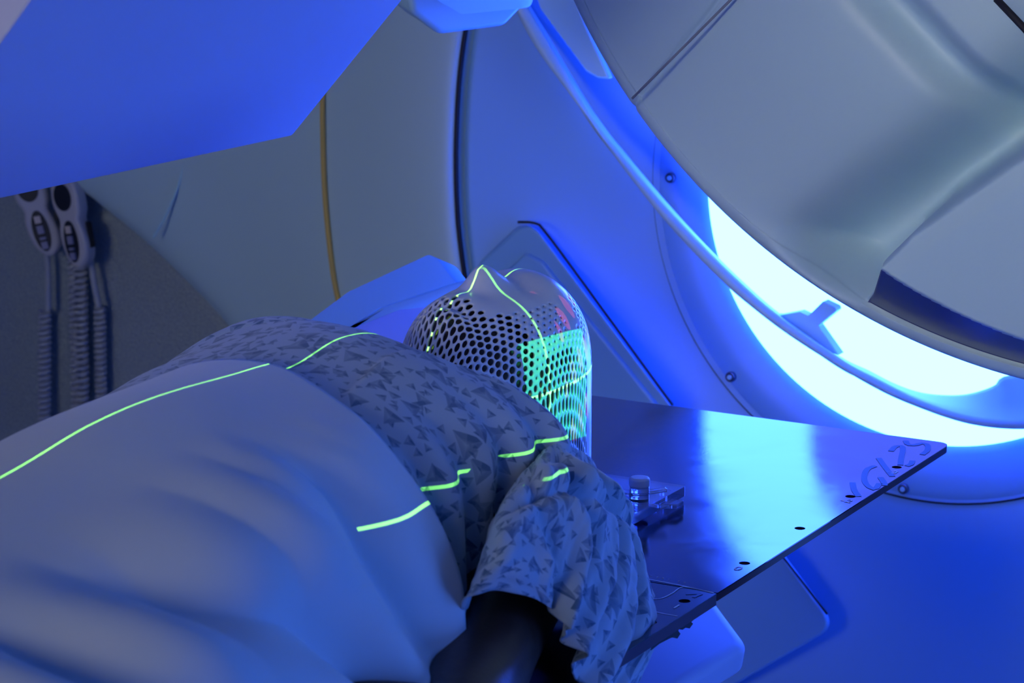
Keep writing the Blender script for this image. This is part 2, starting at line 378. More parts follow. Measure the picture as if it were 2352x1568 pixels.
# ------------------------------------------------------------------ rotating gantry (large grey head + lip rail)
gt = empty('gantry_head', (.6, -.5, 1.99), 'huge curved grey treatment head cover filling the upper right', 'medical machine')
AC = np.array([-.4975, 1.9925]); AR = .762
def head_relief(Y, Z):
    s = (-(Y)*.73-(Z-IZ)*.68)/.9977; t = (-(Y)*.68+(Z-IZ)*.73)/.9977
    r = np.hypot(Y-AC[0], Z-AC[1])
    x = .5+0*Y
    x = x-.05*sstep(AR-r, .0, .35)                       # bulges toward the room away from its rim
    sv = .075+.16*np.clip(t-.08, 0, .5)
    x = x+.105*np.exp(-((s-sv)/.050)**2)*sstep(t, .02, .14)   # long valley between the two bulges
    x = x+.035*np.exp(-((t-(.425+.0*s))/.022)**2)*sstep(.16-s, -.02, .05)*sstep(s, -.6, -.3)          # groove of the upper panel
    x = x-.02*sstep(t, .44, .47)
    d = AR-r
    x = .5+(x-.5)*sstep(d, .004, .06)
    x = x+.004*np.exp(-((s+.212)/.0035)**2)
    sr = .148+.16*np.clip(t-.30, 0, 1)
    lid = sstep(s-sr, -.050, .002)**2; cut = sstep(s-.138, 0, .010)
    xl = .372+.10*np.clip(s-sr-.02, 0, .2)
    D0 = .107-.18*(s-.155)
    low = np.where(d < .0175, .5, xl+(.515-xl)*np.clip((D0-d)/(D0-.0175), 0, 1))
    x = np.where(d >= D0, x*(1-lid)+xl*lid, x*(1-cut)+low*cut)
    return x
nr, nt = 420, 1100
_a = math.radians(-125); _b = math.radians(-30)
ths = np.r_[np.linspace(_a, _b, 750, endpoint=False), np.linspace(_b, _a+2*PI, nt-750, endpoint=False)]
rr = np.r_[np.linspace(0, AR-.02, nr-40), AR-.02+.02*np.sin(np.linspace(0, PI/2, 26)), np.full(14, AR)]
G = np.zeros((len(rr), nt, 3))
for i, r in enumerate(rr):
    Y = AC[0]+r*np.cos(ths); Z = AC[1]+r*np.sin(ths); x = head_relief(Y, Z)
    k = i-(nr-40)
    if 0 <= k < 26: x = x+.02*(1-np.cos(np.linspace(0, PI/2, 26)[k]))
    if k >= 26: x = np.maximum(x+.02, .5)+.16*((k-25)/14)
    G[i] = np.stack([x, Y, Z], 1)
mc = grid_obj('main_cover', G, M_head, gt, uv=False, closed=True)
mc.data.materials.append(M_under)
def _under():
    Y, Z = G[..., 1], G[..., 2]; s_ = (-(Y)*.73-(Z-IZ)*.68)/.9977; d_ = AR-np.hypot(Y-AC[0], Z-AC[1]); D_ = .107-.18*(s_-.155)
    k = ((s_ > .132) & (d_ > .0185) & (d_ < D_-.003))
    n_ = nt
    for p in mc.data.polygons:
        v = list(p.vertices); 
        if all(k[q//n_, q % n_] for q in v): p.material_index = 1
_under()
sm = [at(1452, 226, X=.475), at(1560, 118, X=.468), at(1680, -2, X=.458), at(1760, -82, X=.45)]
tube('cover_seam', sm, .0014, M_seam, gt, 6)
pt = [(2288, -3), (2350, 62), (2430, 150)]
tube('panel_gap', [at(x, y, X=.40) for x, y in pt], .004, M_gap, gt, 8)
# lip rail in front of the ring
rl_lo = [(1120, -100), (1172, 0), (1233, 115), (1351, 275), (1436, 394), (1531, 513), (1641, 630), (1710, 693), (1824, 779), (1997, 885), (2111, 937), (2226, 974), (2341, 986), (2470, 975), (2600, 940)]
rl_hi = [(1140, -100), (1200, 0), (1248, 80), (1359, 264), (1436, 363), (1527, 471), (1623, 574), (1710, 659), (1787, 725), (1935, 828), (2008, 868), (2111, 918), (2226, 954), (2341, 964), (2470, 952), (2600, 915)]
sh_in = [(1150, -100), (1210, 0), (1256, 76), (1366, 260), (1443, 359), (1534, 467), (1629, 570), (1716, 655), (1793, 721), (1925, 815), (1997, 851), (2054, 880), (2111, 900), (2169, 907), (2226, 904), (2284, 885), (2308, 864), (2420, 850), (2560, 830)]
A = arclen([at(x, y, X=1.13) for x, y in rl_lo], 160); B = arclen([at(x, y, X=1.137) for x, y in rl_hi], 160); D = arclen([at(x, y, X=1.21) for x, y in sh_in], 160)
off = np.array([0.06, 0, 0])
dn_ = np.array([0, .004, -.006])
Gr = np.stack([A+off*.5, A+off*.2, A+off*.03, A+(B-A)*.1-off*.02, (A+B)/2-off*.05, B-(B-A)*.1-off*.02, B+off*.03, B+(D-B)*.4, D-(D-B)*.1, D, D+off*.05+dn_, B+(D-B)*.5+dn_*2, A+off*.5])
rail = grid_obj('rim_lip', Gr, M_head, gt)
br = [(1780, 724), (1787, 725), (1836, 716), (1856, 725), (1890, 692), (1919, 706), (1921, 714), (1879, 748), (1927, 816), (1850, 790)]
prism('support_bracket', [at(x, y, X=1.17) for x, y in br], (.02, 0, 0), M_white, gt, .003)
ins = [(1215, -60), (1300, -60), (1345, 60), (1400, 182), (1372, 180), (1345, 165), (1240, 22)]
prism('inner_panel', fillet([at(x, y, X=1.16) for x, y in ins], [0, 0, 0, .0, .01, .01, .008]), (.015, 0, 0), M_white, gt, .004)

# ------------------------------------------------------------------ imaging arms
E_ = np.array([0, -.6816, .7317]); M_ = np.array([0, .7317, .6816]); ISO = np.array([0, 0, IZ])
def ga(x, m_, e_): return ISO+np.array([x, 0, 0])+M_*m_+E_*e_
dp = empty('imaging_panel', tuple(ga(-.1, .45, .2)), 'large flat blue-lit imaging panel hanging over the patient, upper left', 'imaging panel')
prism('detector_cover', fillet([ga(.2, .40, -.10), ga(-.47, .40, -.10), ga(-.47, .40, .62), ga(.2, .40, .62)], .006), tuple(M_*.055), M_panel, dp, .003)
tb = empty('upper_imaging_arm', (.7, .43, 1.6), 'rounded blue arm end at the top edge, beside the hanging imaging panel', 'machine arm')
prism('arm_housing', fillet([atn(x, y, (.75, .43, 1.58), (-.3, -.9, -.25)) for x, y in [(925, -80), (948, 32), (1012, 82), (1160, 62), (1200, 20), (1215, -80)]], [0, .02, .03, .02, .01, 0]), (.05, .08, .02), M_white, tb, .014, 5)
prism('arm_cover', fillet([atn(x, y, (.735, .41, 1.58), (-.2, -.95, -.2)) for x, y in [(990, -80), (1000, -2), (1060, 33), (1195, 20), (1215, -80)]], [0, .02, .02, .01, 0]), (.03, 0, 0), M_white, tb, .006, 4)

la = empty('rear_imaging_arm', (.5, .5, 1.1), 'stepped blue and grey machine arm behind the patient, left of the mask', 'machine arm')
def ppn(pts, P0, n, r): return fillet([atn(x, y, P0, n) for x, y in pts], r)
def ppx(pts, X, r): return fillet([at(x, y, X=X) for x, y in pts], r)
NA = (-.20, -.50, .84)
prism('upper_housing', ppn([(640, 800), (703, 742), (800, 670), (985, 584), (1002, 592), (1046, 648), (872, 706), (795, 756), (750, 810)], (.62, .42, 1.25), NA, [0, .01, .05, .008, .012, 0, .03, .01, 0]), (.05, 0, -.02), M_white, la, .012, 5)
prism('middle_housing', ppn([(735, 840), (795, 750), (872, 700), (1060, 638), (1140, 640), (1000, 688), (900, 722), (800, 764), (780, 830)], (.60, .42, 1.245), NA, [0, .01, .04, .0, 0, 0, 0, 0, 0]), (.01, 0, -.025), M_white, la, .008, 5)
prism('lower_panel', ppn([(770, 800), (795, 758), (900, 716), (1000, 682), (1140, 640), (1160, 760), (900, 880)], (.56, .40, 1.222), (-.05, -.35, .93), .005), (.0, 0, -.02), M_panel, la, .003, 3)
ta = empty('corner_arm', (.9, .4, .9), 'tall blue triangular machine cover with rounded top, behind the mask', 'machine arm')
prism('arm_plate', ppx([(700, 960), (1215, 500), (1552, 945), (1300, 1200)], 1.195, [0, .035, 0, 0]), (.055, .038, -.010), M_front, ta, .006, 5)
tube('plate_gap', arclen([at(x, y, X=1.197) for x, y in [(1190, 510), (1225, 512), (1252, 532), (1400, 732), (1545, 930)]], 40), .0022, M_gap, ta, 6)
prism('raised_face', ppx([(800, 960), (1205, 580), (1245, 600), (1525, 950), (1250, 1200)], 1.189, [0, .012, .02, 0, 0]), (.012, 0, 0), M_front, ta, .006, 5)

lb = empty('lower_imaging_box', (.5, .0, .7), 'bright blue-lit rounded box just below the board edge', 'imaging panel')
prism('box_housing', ppn([(1180, 1220), (1420, 1240), (1560, 1260), (1640, 1368), (1722, 1478), (1440, 1650), (1180, 1650)], (.45, -.08, .90), (-.12, -.22, .97), [0, 0, 0, 0, .03, 0, 0]), (.03, .02, -.05), M_panel, lb, .016, 6)
box('box_mount', (.50, .0, .2), (.75, .22, .60), M_white, lb, .02)
lc = empty('source_housing', (.8, -.1, .7), 'blue rounded machine arm behind the bright box, beneath the board', 'machine arm')
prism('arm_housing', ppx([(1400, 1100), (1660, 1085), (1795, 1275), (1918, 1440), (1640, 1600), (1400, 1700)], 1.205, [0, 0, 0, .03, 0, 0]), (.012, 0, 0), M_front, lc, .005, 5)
tube('arm_joint', [at(1796, 1276, X=1.203), at(1850, 1345, X=1.203), at(1900, 1410, X=1.203)], .0018, M_gap, lc, 6)

# ------------------------------------------------------------------ handsets and cords on the wall
def coil(x0, y0, x1, y1, X, r, turns, wr=.0035):
    a = at(x0, y0, X=X); b = at(x1, y1, X=X); n = turns*10
    P = []
    for i in range(n+1):
        s = i/n; c = a+(b-a)*s; q = 2*PI*turns*s
        P.append(c+np.array([r*.6*math.sin(q), r*math.cos(q), 0]))
    return P
def handset(cx, cy, sc, label, tilt, cutname):
    t = empty('remote_handset', tuple(at(cx, cy, X=1.45)), label, 'handset', 'remote handsets hanging on the wall')
    px = 1/1085.0*sc
    def pt(u, v, d): # u right, v up in pixels, d toward the room
        c = at(cx, cy, X=1.45); ca, sa = math.cos(tilt), math.sin(tilt); uu = u*ca-v*sa; vv = u*sa+v*ca
        return c+np.array([-d, -uu*px*1.1, vv*px])
    prof = [(20, 112), (34, 92), (38, 60), (37, 25), (29, 4), (36, -22), (40, -60), (34, -92), (16, -112), (-2, -112), (-20, -92), (-30, -55), (-31, -20), (-26, 4), (-36, 35), (-38, 70), (-30, 98), (-10, 114)]
    prism('handset_body', [pt(u, v, .028) for u, v in arclen([(u, v) for u, v in prof+prof[:1]], 60)[:-1]], (.03, 0, 0), M_hand, t, .010, 5)
    el = lambda cu, cv, a, b, d: [pt(cu+a*math.cos(q), cv+b*math.sin(q), d) for q in np.linspace(0, 2*PI, 28, endpoint=False)]
    prism('display_plate', el(-2, 62, 24, 34, .0295), (.004, 0, 0), M_black, t, 0)
    pl = prism('button_plate', el(2, -48, 19, 52, .0295), (.004, 0, 0), M_black, t, 0)
    for k, (v, h, m_) in enumerate([(-18, 9, M_key), (-44, 10, M_key2), (-66, 3, M_key2), (-84, 9, M_key2)]):
        prism('button', [pt(2+u*.8, v+q, .033) for u, q in ((-9, -h), (9, -h), (9, h), (-9, h))], (.003, 0, 0), m_, pl, 0)
    prism('side_grip', [pt(u, v, .016) for u, v in ((38, -70), (43, -66), (43, -8), (38, -4))], (.012, 0, 0), M_black, t, 0)
    return t
h1 = handset(178, 505, .80, 'grey wall handset with black oval button plates, the right and fuller of the two', .16, 0)
P = [at(x, y, X=1.465) for x, y in [(205, 585), (212, 620), (218, 660), (228, 705)]]
tube('straight_cord', arclen(P, 24), .006, M_cord, h1, 8)
tube('coiled_cord', coil(229, 705, 234, 990, 1.475, .0095, 22), .0042, M_cord, h1, 6)
h2 = handset(88, 482, .80, 'grey wall handset at the far left, turned sideways and partly hidden', .22, 0)
h2.rotation_euler[2] = math.radians(28)
P = [at(x, y, X=1.465) for x, y in [(112, 572), (116, 620), (117, 680), (118, 715)]]
tube('straight_cord', arclen(P, 24), .006, M_cord, h2, 8)
tube('coiled_cord', coil(117, 715, 118, 1000, 1.475, .0095, 22), .0042, M_cord, h2, 6)
for (a, b, r, tn, lb_) in [((160, 400), (176, 985), .0065, 44, 'thin coiled grey cord on the wall, left of the thicker middle one'), ((184, 560), (190, 990), .0125, 30, 'thick coiled grey cord on the wall, below the right handset')]:
    o = tube('coiled_cord', coil(*a, *b, 1.475, r, tn), .0044, M_cord, None, 6); tag(o, lb_, 'cord', 'coiled cords on the wall')

# ------------------------------------------------------------------ treatment board
bd = empty('treatment_board', (0, 0, 1.10), 'dark glossy carbon treatment board under the patient, with a row of index holes', 'treatment board')
HY = -.238
holesX = [.5436, .4036, .2633, .1227, -.0168, -.0896]
def curve_plate(name, outline, holes, z0, z1, m, parent):
    cu = bpy.data.curves.new(name, 'CURVE'); cu.dimensions = '2D'; cu.fill_mode = 'BOTH'; cu.extrude = (z1-z0)/2
    def spl(pts):
        s = cu.splines.new('POLY'); s.points.add(len(pts)-1); s.use_cyclic_u = True
        for i, p in enumerate(pts): s.points[i].co = (p[0], p[1], 0, 1)
    spl(outline)
    for (hx, hy, r) in holes: spl([(hx+r*math.cos(a), hy+r*math.sin(a)) for a in np.linspace(0, 2*PI, 28, endpoint=False)])
    tmp = bpy.data.objects.new(name, cu); C.objects.link(tmp); dg = bpy.context.evaluated_depsgraph_get()
    me = bpy.data.meshes.new_from_object(tmp.evaluated_get(dg)); bpy.data.objects.remove(tmp)
    me.transform(Matrix.Translation((0, 0, (z0+z1)/2))); me.materials.clear(); me.materials.append(m)
    o = bpy.data.objects.new(name, me); link(o, parent); return o
bx = [(p[0], p[1]) for p in fillet([(.677, -.255, 0), (.677, .255, 0), (.022, .255, 0), (.022, -.255, 0)], [.018, .018, .0, .0])]
ZT = 1.11
bdm = curve_plate('head_plate', bx, [(x, HY, .0058) for x in holesX[:4]], ZT-.0012, ZT, M_board, bd)
curve_plate('head_plate_core', [(p[0], p[1]) for p in fillet([(.6768, -.2548, 0), (.6768, .2548, 0), (.022, .2548, 0), (.022, -.2548, 0)], [.018, .018, 0, 0])], [(x, HY, .0056) for x in holesX[:4]], ZT-.0085, ZT-.0012, M_bedge, bd)
bx2 = [(.0195, -.255), (.0195, .255), (-2.0, .255), (-2.0, -.255)]
curve_plate('body_plate', bx2, [(x, HY, .0058) for x in holesX[4:]], ZT-.0012, ZT, M_insert, bd)
curve_plate('body_plate_core', bx2, [(x, HY, .0056) for x in holesX[4:]], ZT-.012, ZT-.0012, M_bedge, bd)
def flatstroke(name, pts, wd, m, parent, z=ZT+.0004):
    P = np.array([(p[0], p[1]) for p in pts]); T = np.gradient(P, axis=0); T /= np.maximum(np.linalg.norm(T, axis=1, keepdims=True), 1e-9)
    Nn = np.stack([-T[:, 1], T[:, 0]], 1)*wd/2; V = [(*q, z) for q in P+Nn]+[(*q, z) for q in P-Nn]; k = len(P)
    return mesh_obj(name, V, [(i, i+1, k+i+1, k+i) for i in range(k-1)], m, parent, False)
def zc(pts, n=24): return arclen([at(x, y, Z=ZT)[:2] for x, y in pts], n)
flatstroke('joint_line', zc([(1488, 1330), (1560, 1344), (1638, 1361)]), .0016, M_mark, bd)
flatstroke('joint_line', zc([(1500, 1404), (1528, 1410), (1556, 1415)]), .0012, M_mark, bd)
flatstroke('insert_outline', zc([(1495, 1376), (1520, 1374), (1545, 1362), (1562, 1350), (1580, 1349), (1640, 1362)]), .0014, M_mark, bd)
for x, y in [(1483, 1319), (1496, 1322), (1510, 1325), (1523, 1327), (1537, 1330), (1559, 1334), (1573, 1337)]:
    disc_cyl('dot_mark', tuple(at(x, y, Z=ZT+.0002)), (0, 0, 1), .0008, .0004, M_mark, bd, 10)
flatstroke('corner_mark', zc([(1575, 1364), (1610, 1363), (1600, 1368), (1592, 1372)], 14), .004, M_insert, bd)
def text(s, loc, size, rot, parent):
    cu = bpy.data.curves.new('number', 'FONT'); cu.body = s; cu.size = size; cu.extrude = .0001; cu.align_x = 'CENTER'
    tmp = bpy.data.objects.new('number_mark', cu); C.objects.link(tmp); dg = bpy.context.evaluated_depsgraph_get()
    me = bpy.data.meshes.new_from_object(tmp.evaluated_get(dg)); bpy.data.objects.remove(tmp)
    me.transform(Matrix.Translation(loc) @ Matrix.Rotation(rot, 4, 'Z')); me.materials.clear(); me.materials.append(M_mark)
    o = bpy.data.objects.new('number_mark', me); link(o, parent)
for s_, (x, y) in [('-3', (2046, 1086)), ('-2', (1940, 1152)), ('0', (1690, 1308)), ('1', (1548, 1396))]:
    p = at(x, y, Z=ZT+.0004); text(s_, Vector(p), .017, math.radians(-90), bd)
smear = [[(1958, 1108), (1962, 1125), (1972, 1140)], [(2010, 1070), (1992, 1078), (1985, 1095), (1990, 1112), (2008, 1124), (2020, 1110)], [(2022, 1096), (2030, 1108), (2032, 1115)],
         [(2018, 1052), (2028, 1066), (2040, 1082), (2050, 1094)], [(2046, 1036), (2056, 1026), (2070, 1024), (2074, 1032), (2070, 1052), (2068, 1068)],
         [(2080, 1012), (2086, 1021), (2102, 1022), (2118, 1018), (2130, 1022), (2130, 1034), (2118, 1044)], [(2096, 1058), (2092, 1066), (2082, 1070)]]
for s_ in smear: tag(flatstroke('written_mark', zc(s_, 20), .007, M_scr, bd), 'dark smeared handwriting')
# toothed clamp under the near edge
cl = [(1490, 1493), (1500, 1478), (1640, 1382), (1605, 1398), (1592, 1412), (1588, 1428), (1592, 1432), (1584, 1443), (1575, 1441), (1568, 1446), (1562, 1440), (1558, 1448), (1563, 1455), (1556, 1466), (1548, 1462), (1538, 1466), (1515, 1478), (1496, 1493)]
prism('clamp_track', [at(x, y, Y=-.246) for x, y in cl][::-1], (0, .035, 0), M_black, bd, 0)

# couch pedestal far below the body (holds the board)
cp = empty('couch_base', (-1.4, 0, 0), 'white couch base carrying the treatment board', 'couch base')
box('couch_frame', (-2.1, -.22, 1.0), (-.9, .22, 1.097), M_white, cp, .02)
box('pedestal', (-1.9, -.3, 0), (-1.2, .3, 1.0), M_white, cp, .05)

# ------------------------------------------------------------------ head base plate with knob
bp_ = empty('mask_base_plate', (.18, 0, 1.111), 'clear acrylic mask base plate with a round knob, on the board right of the mask', 'base plate')
curve_plate('plate', [(p[0], p[1]) for p in fillet([(.300, -.086, 0), (.300, .086, 0), (-.04, .135, 0), (-.04, -.135, 0), (.10, -.0865, 0)], [.004, .004, .01, .01, 0])], [(.262, -.06, .008), (.19, -.04, .006)], 1.1155, 1.1265, M_acr, bp_)
box('cushion_slab', (-.05, -.075, 1.1265), (.19, .04, 1.1285), M_white, bp_, .001)
box('head_rest', (-.04, -.05, 1.1288), (.12, .05, 1.186), M_cushion, bp_, .02)
for (x, y) in [(.28, -.07), (.28, .07), (-.02, -.1), (-.02, .1)]:
    disc_cyl('foot', (x, y, 1.1130), (0, 0, 1), .007, .0054, M_acr, bp_, 20)
kx, ky = .222, -.068
kb = disc_cyl('knob', (kx, ky, 1.1265+.008), (0, 0, 1), .0108, .016, M_acr, bp_, 36, .001)
disc_cyl('knob_cap', (kx, ky, 1.1265+.021), (0, 0, 1), .0113, .011, M_knob, kb, 36, .003)
lv = prism('locking_lever', [(kx+a, ky+b, 1.1330) for a, b in [(-.010, .0), (-.020, .028), (-.012, .036), (-.004, .030), (.004, .010), (.012, -.004), (.030, -.016), (.024, -.022), (.004, -.010), (-.004, -.010)]], (0, 0, .004), M_acr, bp_, .001)
prism('plate_hook', [(.235, -.0865, 1.1215), (.262, -.0865, 1.1215), (.262, -.102, 1.1215), (.245, -.102, 1.1215)], (0, 0, -.005), M_acr, bp_, .001)

# ------------------------------------------------------------------ head and mask surface
HC = np.array([.026, 0, 1.287])
def head_surf(a, b, off=0.0, feat=1.0):
    """a,b: plane coords, radius 0 at the pole (face up), 1 at the equator, >1 runs down the skirt"""
    q = np.hypot(a, b); al = np.arctan2(b, a); psi = np.clip(q, 0, 1)*PI/2
    e = .80; S = np.sin(psi)**e; Cc = np.maximum(np.cos(psi), 0)**e
    ca, sa = np.cos(al), np.sin(al)
    A_ = np.where(ca > 0, .142, .148)+off; B_ = .0745+off; H = .098+off
    # jaw narrows toward the chin, brow wider
    taper = 1.0-.22*sstep(-ca*S, .25, 1.0)
    x = HC[0]+A_*ca*S; y = B_*sa*S*taper; z = HC[2]+H*Cc
    # skirt
    d = np.maximum(q-1, 0); z = z-d*.36
    # features in the sagittal direction
    gx = lambda c, s: np.exp(-((x-c)/s)**2)
    gy = lambda c, s: np.exp(-((y-c)/s)**2)
    up = sstep(Cc, .15, .5)
    z = z+feat*up*(.024*np.exp(-(np.minimum(x-.002, 0)/.015)**2)*np.exp(-(np.maximum(x-.002, 0)/.030)**2)*np.exp(-(y/.016)**2)
                   + .008*gx(-.045, .022)*gy(0, .032)             # lips
                   - .005*gx(.045, .020)*(gy(.033, .017)+gy(-.033, .017))     # eye sockets
                   - .004*gx(.045, .012)*gy(0, .02)
                   + .011*gx(.085, .045)*gy(0, .07)
                   + .010*gx(-.078, .018)*gy(0, .03)
                   - .006*gx(-.062, .007)*gy(0, .03))
    z = z-.03*sstep(-x, .075, .12)*sstep(np.abs(y)*0+1, 0, 1)*np.clip(Cc, 0, 1)
    return np.stack([x, y, z], -1)
# perforated shell: hexagonal cells, each a ring of faces round its hole
def build_mask():
    m = empty('face_mask', (.05, 0, 1.128), 'white perforated thermoplastic mask moulded over the patient\'s face', 'mask')
    V = []; F = []; cache = {}
    def vid(a, b):
        k = (round(a, 5), round(b, 5))
        if k not in cache: cache[k] = len(V); V.append((a, b))
        return cache[k]
    h = .054; dx = h*math.sqrt(3)/1.0; R = h/ math.sqrt(3)*1.0
    NX = int(1.62/h)+2
    for i in range(-NX, NX+1):
        for j in range(-NX, NX+1):
            cx = h*(i+.5*(j % 2)); cy = h*math.sqrt(3)/2*j
            q = math.hypot(cx, cy)
            if q > 1.455: continue
            al = math.atan2(cy, cx)
            if q > 1.02 and abs(al) > 2.45: continue        # open under the chin
            p = head_surf(np.array(cx), np.array(cy), .004)
            # hole size map: solid bands over the nose, brow strip and chin rim, coarse holes elsewhere
            x, y, z = p
            r = .33
            dn = math.hypot((x-.012)/.040, y/.024)
            if dn < 1: r = 0
            if .055 < x < .085 and z > 1.345: r = 0
            if abs(y) < .05 and .03 < x < .14 and z > 1.36: r = 0 if abs(y) < .035 else .10
            if r and (x > -.02 and -.074 < y < -.045 and z > 1.31): r = .15
            if z > 1.374 and x > -.045: r = 0
            if z < 1.318 and x < -.06: r = 0 if z < 1.308 else .2
            if abs(al) > 2.15 and q > .93: r = 0
            if r and q > .80 and -1.12 < al < -.90: r = 0
            if q > 1.44: r = 0
            if r == .33: r = .33+.03*math.sin(i*1.3)+.02*math.cos(j*2.1)
            c12 = []
            for k in range(12):
                a_ = PI/6+k*PI/6
                rr_ = R if k % 2 == 0 else R*math.cos(PI/6)
                c12.append(vid(cx+rr_*math.cos(a_), cy+rr_*math.sin(a_)))
            if r == 0:
                c0 = vid(cx, cy)
                for k in range(12): F.append((c0, c12[k], c12[(k+1) % 12]))
            else:
                ri = r*h/.866
                inn = [vid(cx+ri*math.cos(PI/6+k*PI/6), cy+ri*math.sin(PI/6+k*PI/6)+1e-4) for k in range(12)]
                for k in range(12): F.append((c12[k], c12[(k+1) % 12], inn[(k+1) % 12], inn[k]))
    ab = np.array(V); P = head_surf(ab[:, 0], ab[:, 1], .004)
    o = mesh_obj('mask_shell', P, F, M_mask, m)
    s = o.modifiers.new('thick', 'SOLIDIFY'); s.thickness = .0022; s.offset = 1
    # flange round the foot of the mask
    Q = []
    for al in np.linspace(-2.4, 2.4, 90):
        e = head_surf(np.array(1.44*math.cos(al)), np.array(1.44*math.sin(al)), .004); Q.append((e, e*np.array([1, 1, 0])+np.array([.012*math.cos(al), .012*math.sin(al), 1.131])))
    G = np.array([[a_, (a_+b_)/2*np.array([1, 1, 1]), b_] for a_, b_ in Q]); G[:, 1, :2] = G[:, 0, :2]; G[:, 1, 2] = 1.135
    grid_obj('mask_frame', G, M_mask, m, thick=.0025)
    return m
build_mask()

# ------------------------------------------------------------------ patient
pr = empty('patient', (-.4, 0, 1.112), 'patient lying on the back under a blanket, head inside the white mask, dark-skinned arm showing', 'person')
def body():
    V = []; F = []
    def add(v, f):
        b = len(V); V.extend([tuple(map(float, q)) for q in v]); F.extend([tuple(i+b for i in g) for g in f])
    # head
    n1, n2 = 50, 80; HV = []; HF = []
    for i in range(n1+1):
        for j in range(n2):
            q = 2.0*i/n1; al = 2*PI*j/n2
            if q <= 1: p = head_surf(np.array(q*math.cos(al)), np.array(q*math.sin(al)), -.004)
            else:
                t = (q-1)*PI/2; e = head_surf(np.array(math.cos(al)*.999), np.array(math.sin(al)*.999), -.004)
                p = HC+(e-HC)*np.array([math.cos(t)**.8, math.cos(t)**.8, 1]); p[2] = HC[2]-.105*math.sin(t)
            HV.append(p)
    for i in range(n1):
        for j in range(n2): HF.append((i*n2+j, i*n2+(j+1) % n2, (i+1)*n2+(j+1) % n2, (i+1)*n2+j))
    HF.append(tuple(range(n2))[::-1]); HF.append(tuple(n1*n2+j for j in range(n2)))
    add(HV, HF)
    def limb(P, r, n=20, sub=6):
        P = np.array(P, float); k = (len(P)-1)*sub+1
        Q = cr(P, k); rr_ = cr(np.array(r, float)[:, None], k)[:, 0]
        # rounded ends
        v, f = tube_pts(list(Q), list(rr_), n); add(v, f)
        for c_, r_ in ((Q[0], rr_[0]), (Q[-1], rr_[-1])):
            bm = bmesh.new(); bmesh.ops.create_icosphere(bm, subdivisions=3, radius=r_); bmesh.ops.translate(bm, vec=Vector(c_), verts=bm.verts[:])
            add([v_.co for v_ in bm.verts], [[v_.index for v_ in f_.verts] for f_ in bm.faces]); bm.free()
    limb([(-.03, 0, 1.225), (-.09, 0, 1.215), (-.16, 0, 1.20)], [.052, .052, .062])
    # torso as an elliptical loft
    n = 40; T = []
    secs = [(-.085, .05, .04, 1.215), (-.11, .10, .058, 1.205), (-.14, .145, .07, 1.205), (-.20, .165, .085, 1.215), (-.28, .158, .115, 1.238), (-.40, .150, .112, 1.235), (-.55, .140, .105, 1.228), (-.68, .155, .10, 1.222), (-.78, .15, .09, 1.215)]
    S = cr(np.array(secs), 50)
    for (x, ry, rz, zc_) in S:
        for j in range(n):
            a = 2*PI*j/n; T.append((x, ry*math.cos(a), zc_+rz*math.sin(a)))
    add(T, [(i*n+j, (i+1)*n+j, (i+1)*n+(j+1) % n, i*n+(j+1) % n) for i in range(49) for j in range(n)]+[tuple(range(n)), tuple(reversed([49*n+j for j in range(n)]))])
    for s in (-1, 1):
        el = (-.505, -.268, 1.140) if s < 0 else (-.43, .20, 1.17)
        limb([(-.135, s*.135, 1.205), (-.22, s*.165, 1.185), (-.33, s*.195, 1.155), el], [.052, .054, .05, .043])
        limb([el, (-.58, s*.215, 1.165), (-.67, s*.185, 1.165)], [.043, .036, .028])
        # hand resting by the hip under the blanket
        limb([(-.68, s*.19, 1.16), (-.74, s*.185, 1.155)], [.030, .034])
        for k in range(4):
            y0 = s*.185+(k-1.5)*.018
            limb([(-.75, y0, 1.155), (-.79, y0, 1.152), (-.82+.006*abs(k-1.4), y0, 1.143)], [.0095, .009, .0075], 10)
        limb([(-.70, s*.16, 1.155), (-.735, s*.138, 1.15), (-.765, s*.135, 1.146)], [.012, .0105, .009], 10)
        limb([(-.76, s*.085, 1.21), (-1.15, s*.09, 1.20), (-1.22, s*.09, 1.20), (-1.62, s*.10, 1.175)], [.085, .06, .057, .042])
        limb([(-1.62, s*.10, 1.165), (-1.66, s*.11, 1.24), (-1.665, s*.115, 1.30)], [.04, .035, .026])
        # ear
        limb([(.030, s*.062, 1.265), (.035, s*.064, 1.285), (.042, s*.062, 1.295)], [.006, .008, .006], 10)
    me = bpy.data.meshes.new('body'); me.from_pydata(V, [], F); me.update()
    o = bpy.data.objects.new('body', me); C.objects.link(o)
    r = o.modifiers.new('r', 'REMESH'); r.mode = 'VOXEL'; r.voxel_size = .0042
    s = o.modifiers.new('s', 'SMOOTH'); s.iterations = 6; s.factor = .5
    dg = bpy.context.evaluated_depsgraph_get(); me2 = bpy.data.meshes.new_from_object(o.evaluated_get(dg)); bpy.data.objects.remove(o)
    me2.materials.clear(); me2.materials.append(M_skin); me2.polygons.foreach_set('use_smooth', [True]*len(me2.polygons))
    o = bpy.data.objects.new('body', me2); link(o, pr)
body()
# short hair over the crown
HVV = []; n1, n2 = 30, 60
for i in range(n1):
    for j in range(n2):
        al = -1.5+3.0*j/(n2-1); q = .74+.55*i/(n1-1)
        p = head_surf(np.array(q*math.cos(al)), np.array(q*math.sin(al)), .001, 0)
        HVV.append(p)
Gh = np.array(HVV).reshape(n1, n2, 3)
Gh[..., 2] = np.maximum(Gh[..., 2], 1.2)
grid_obj('hair', Gh, M_hair, pr, thick=.002)

lapL = arclen([at(770, 925, Y=-.075), at(800, 893, Y=-.068), at(870, 850, Y=-.055), at(950, 832, Y=-.055), at(1040, 845, Y=-.08)], 24)[:, :2]
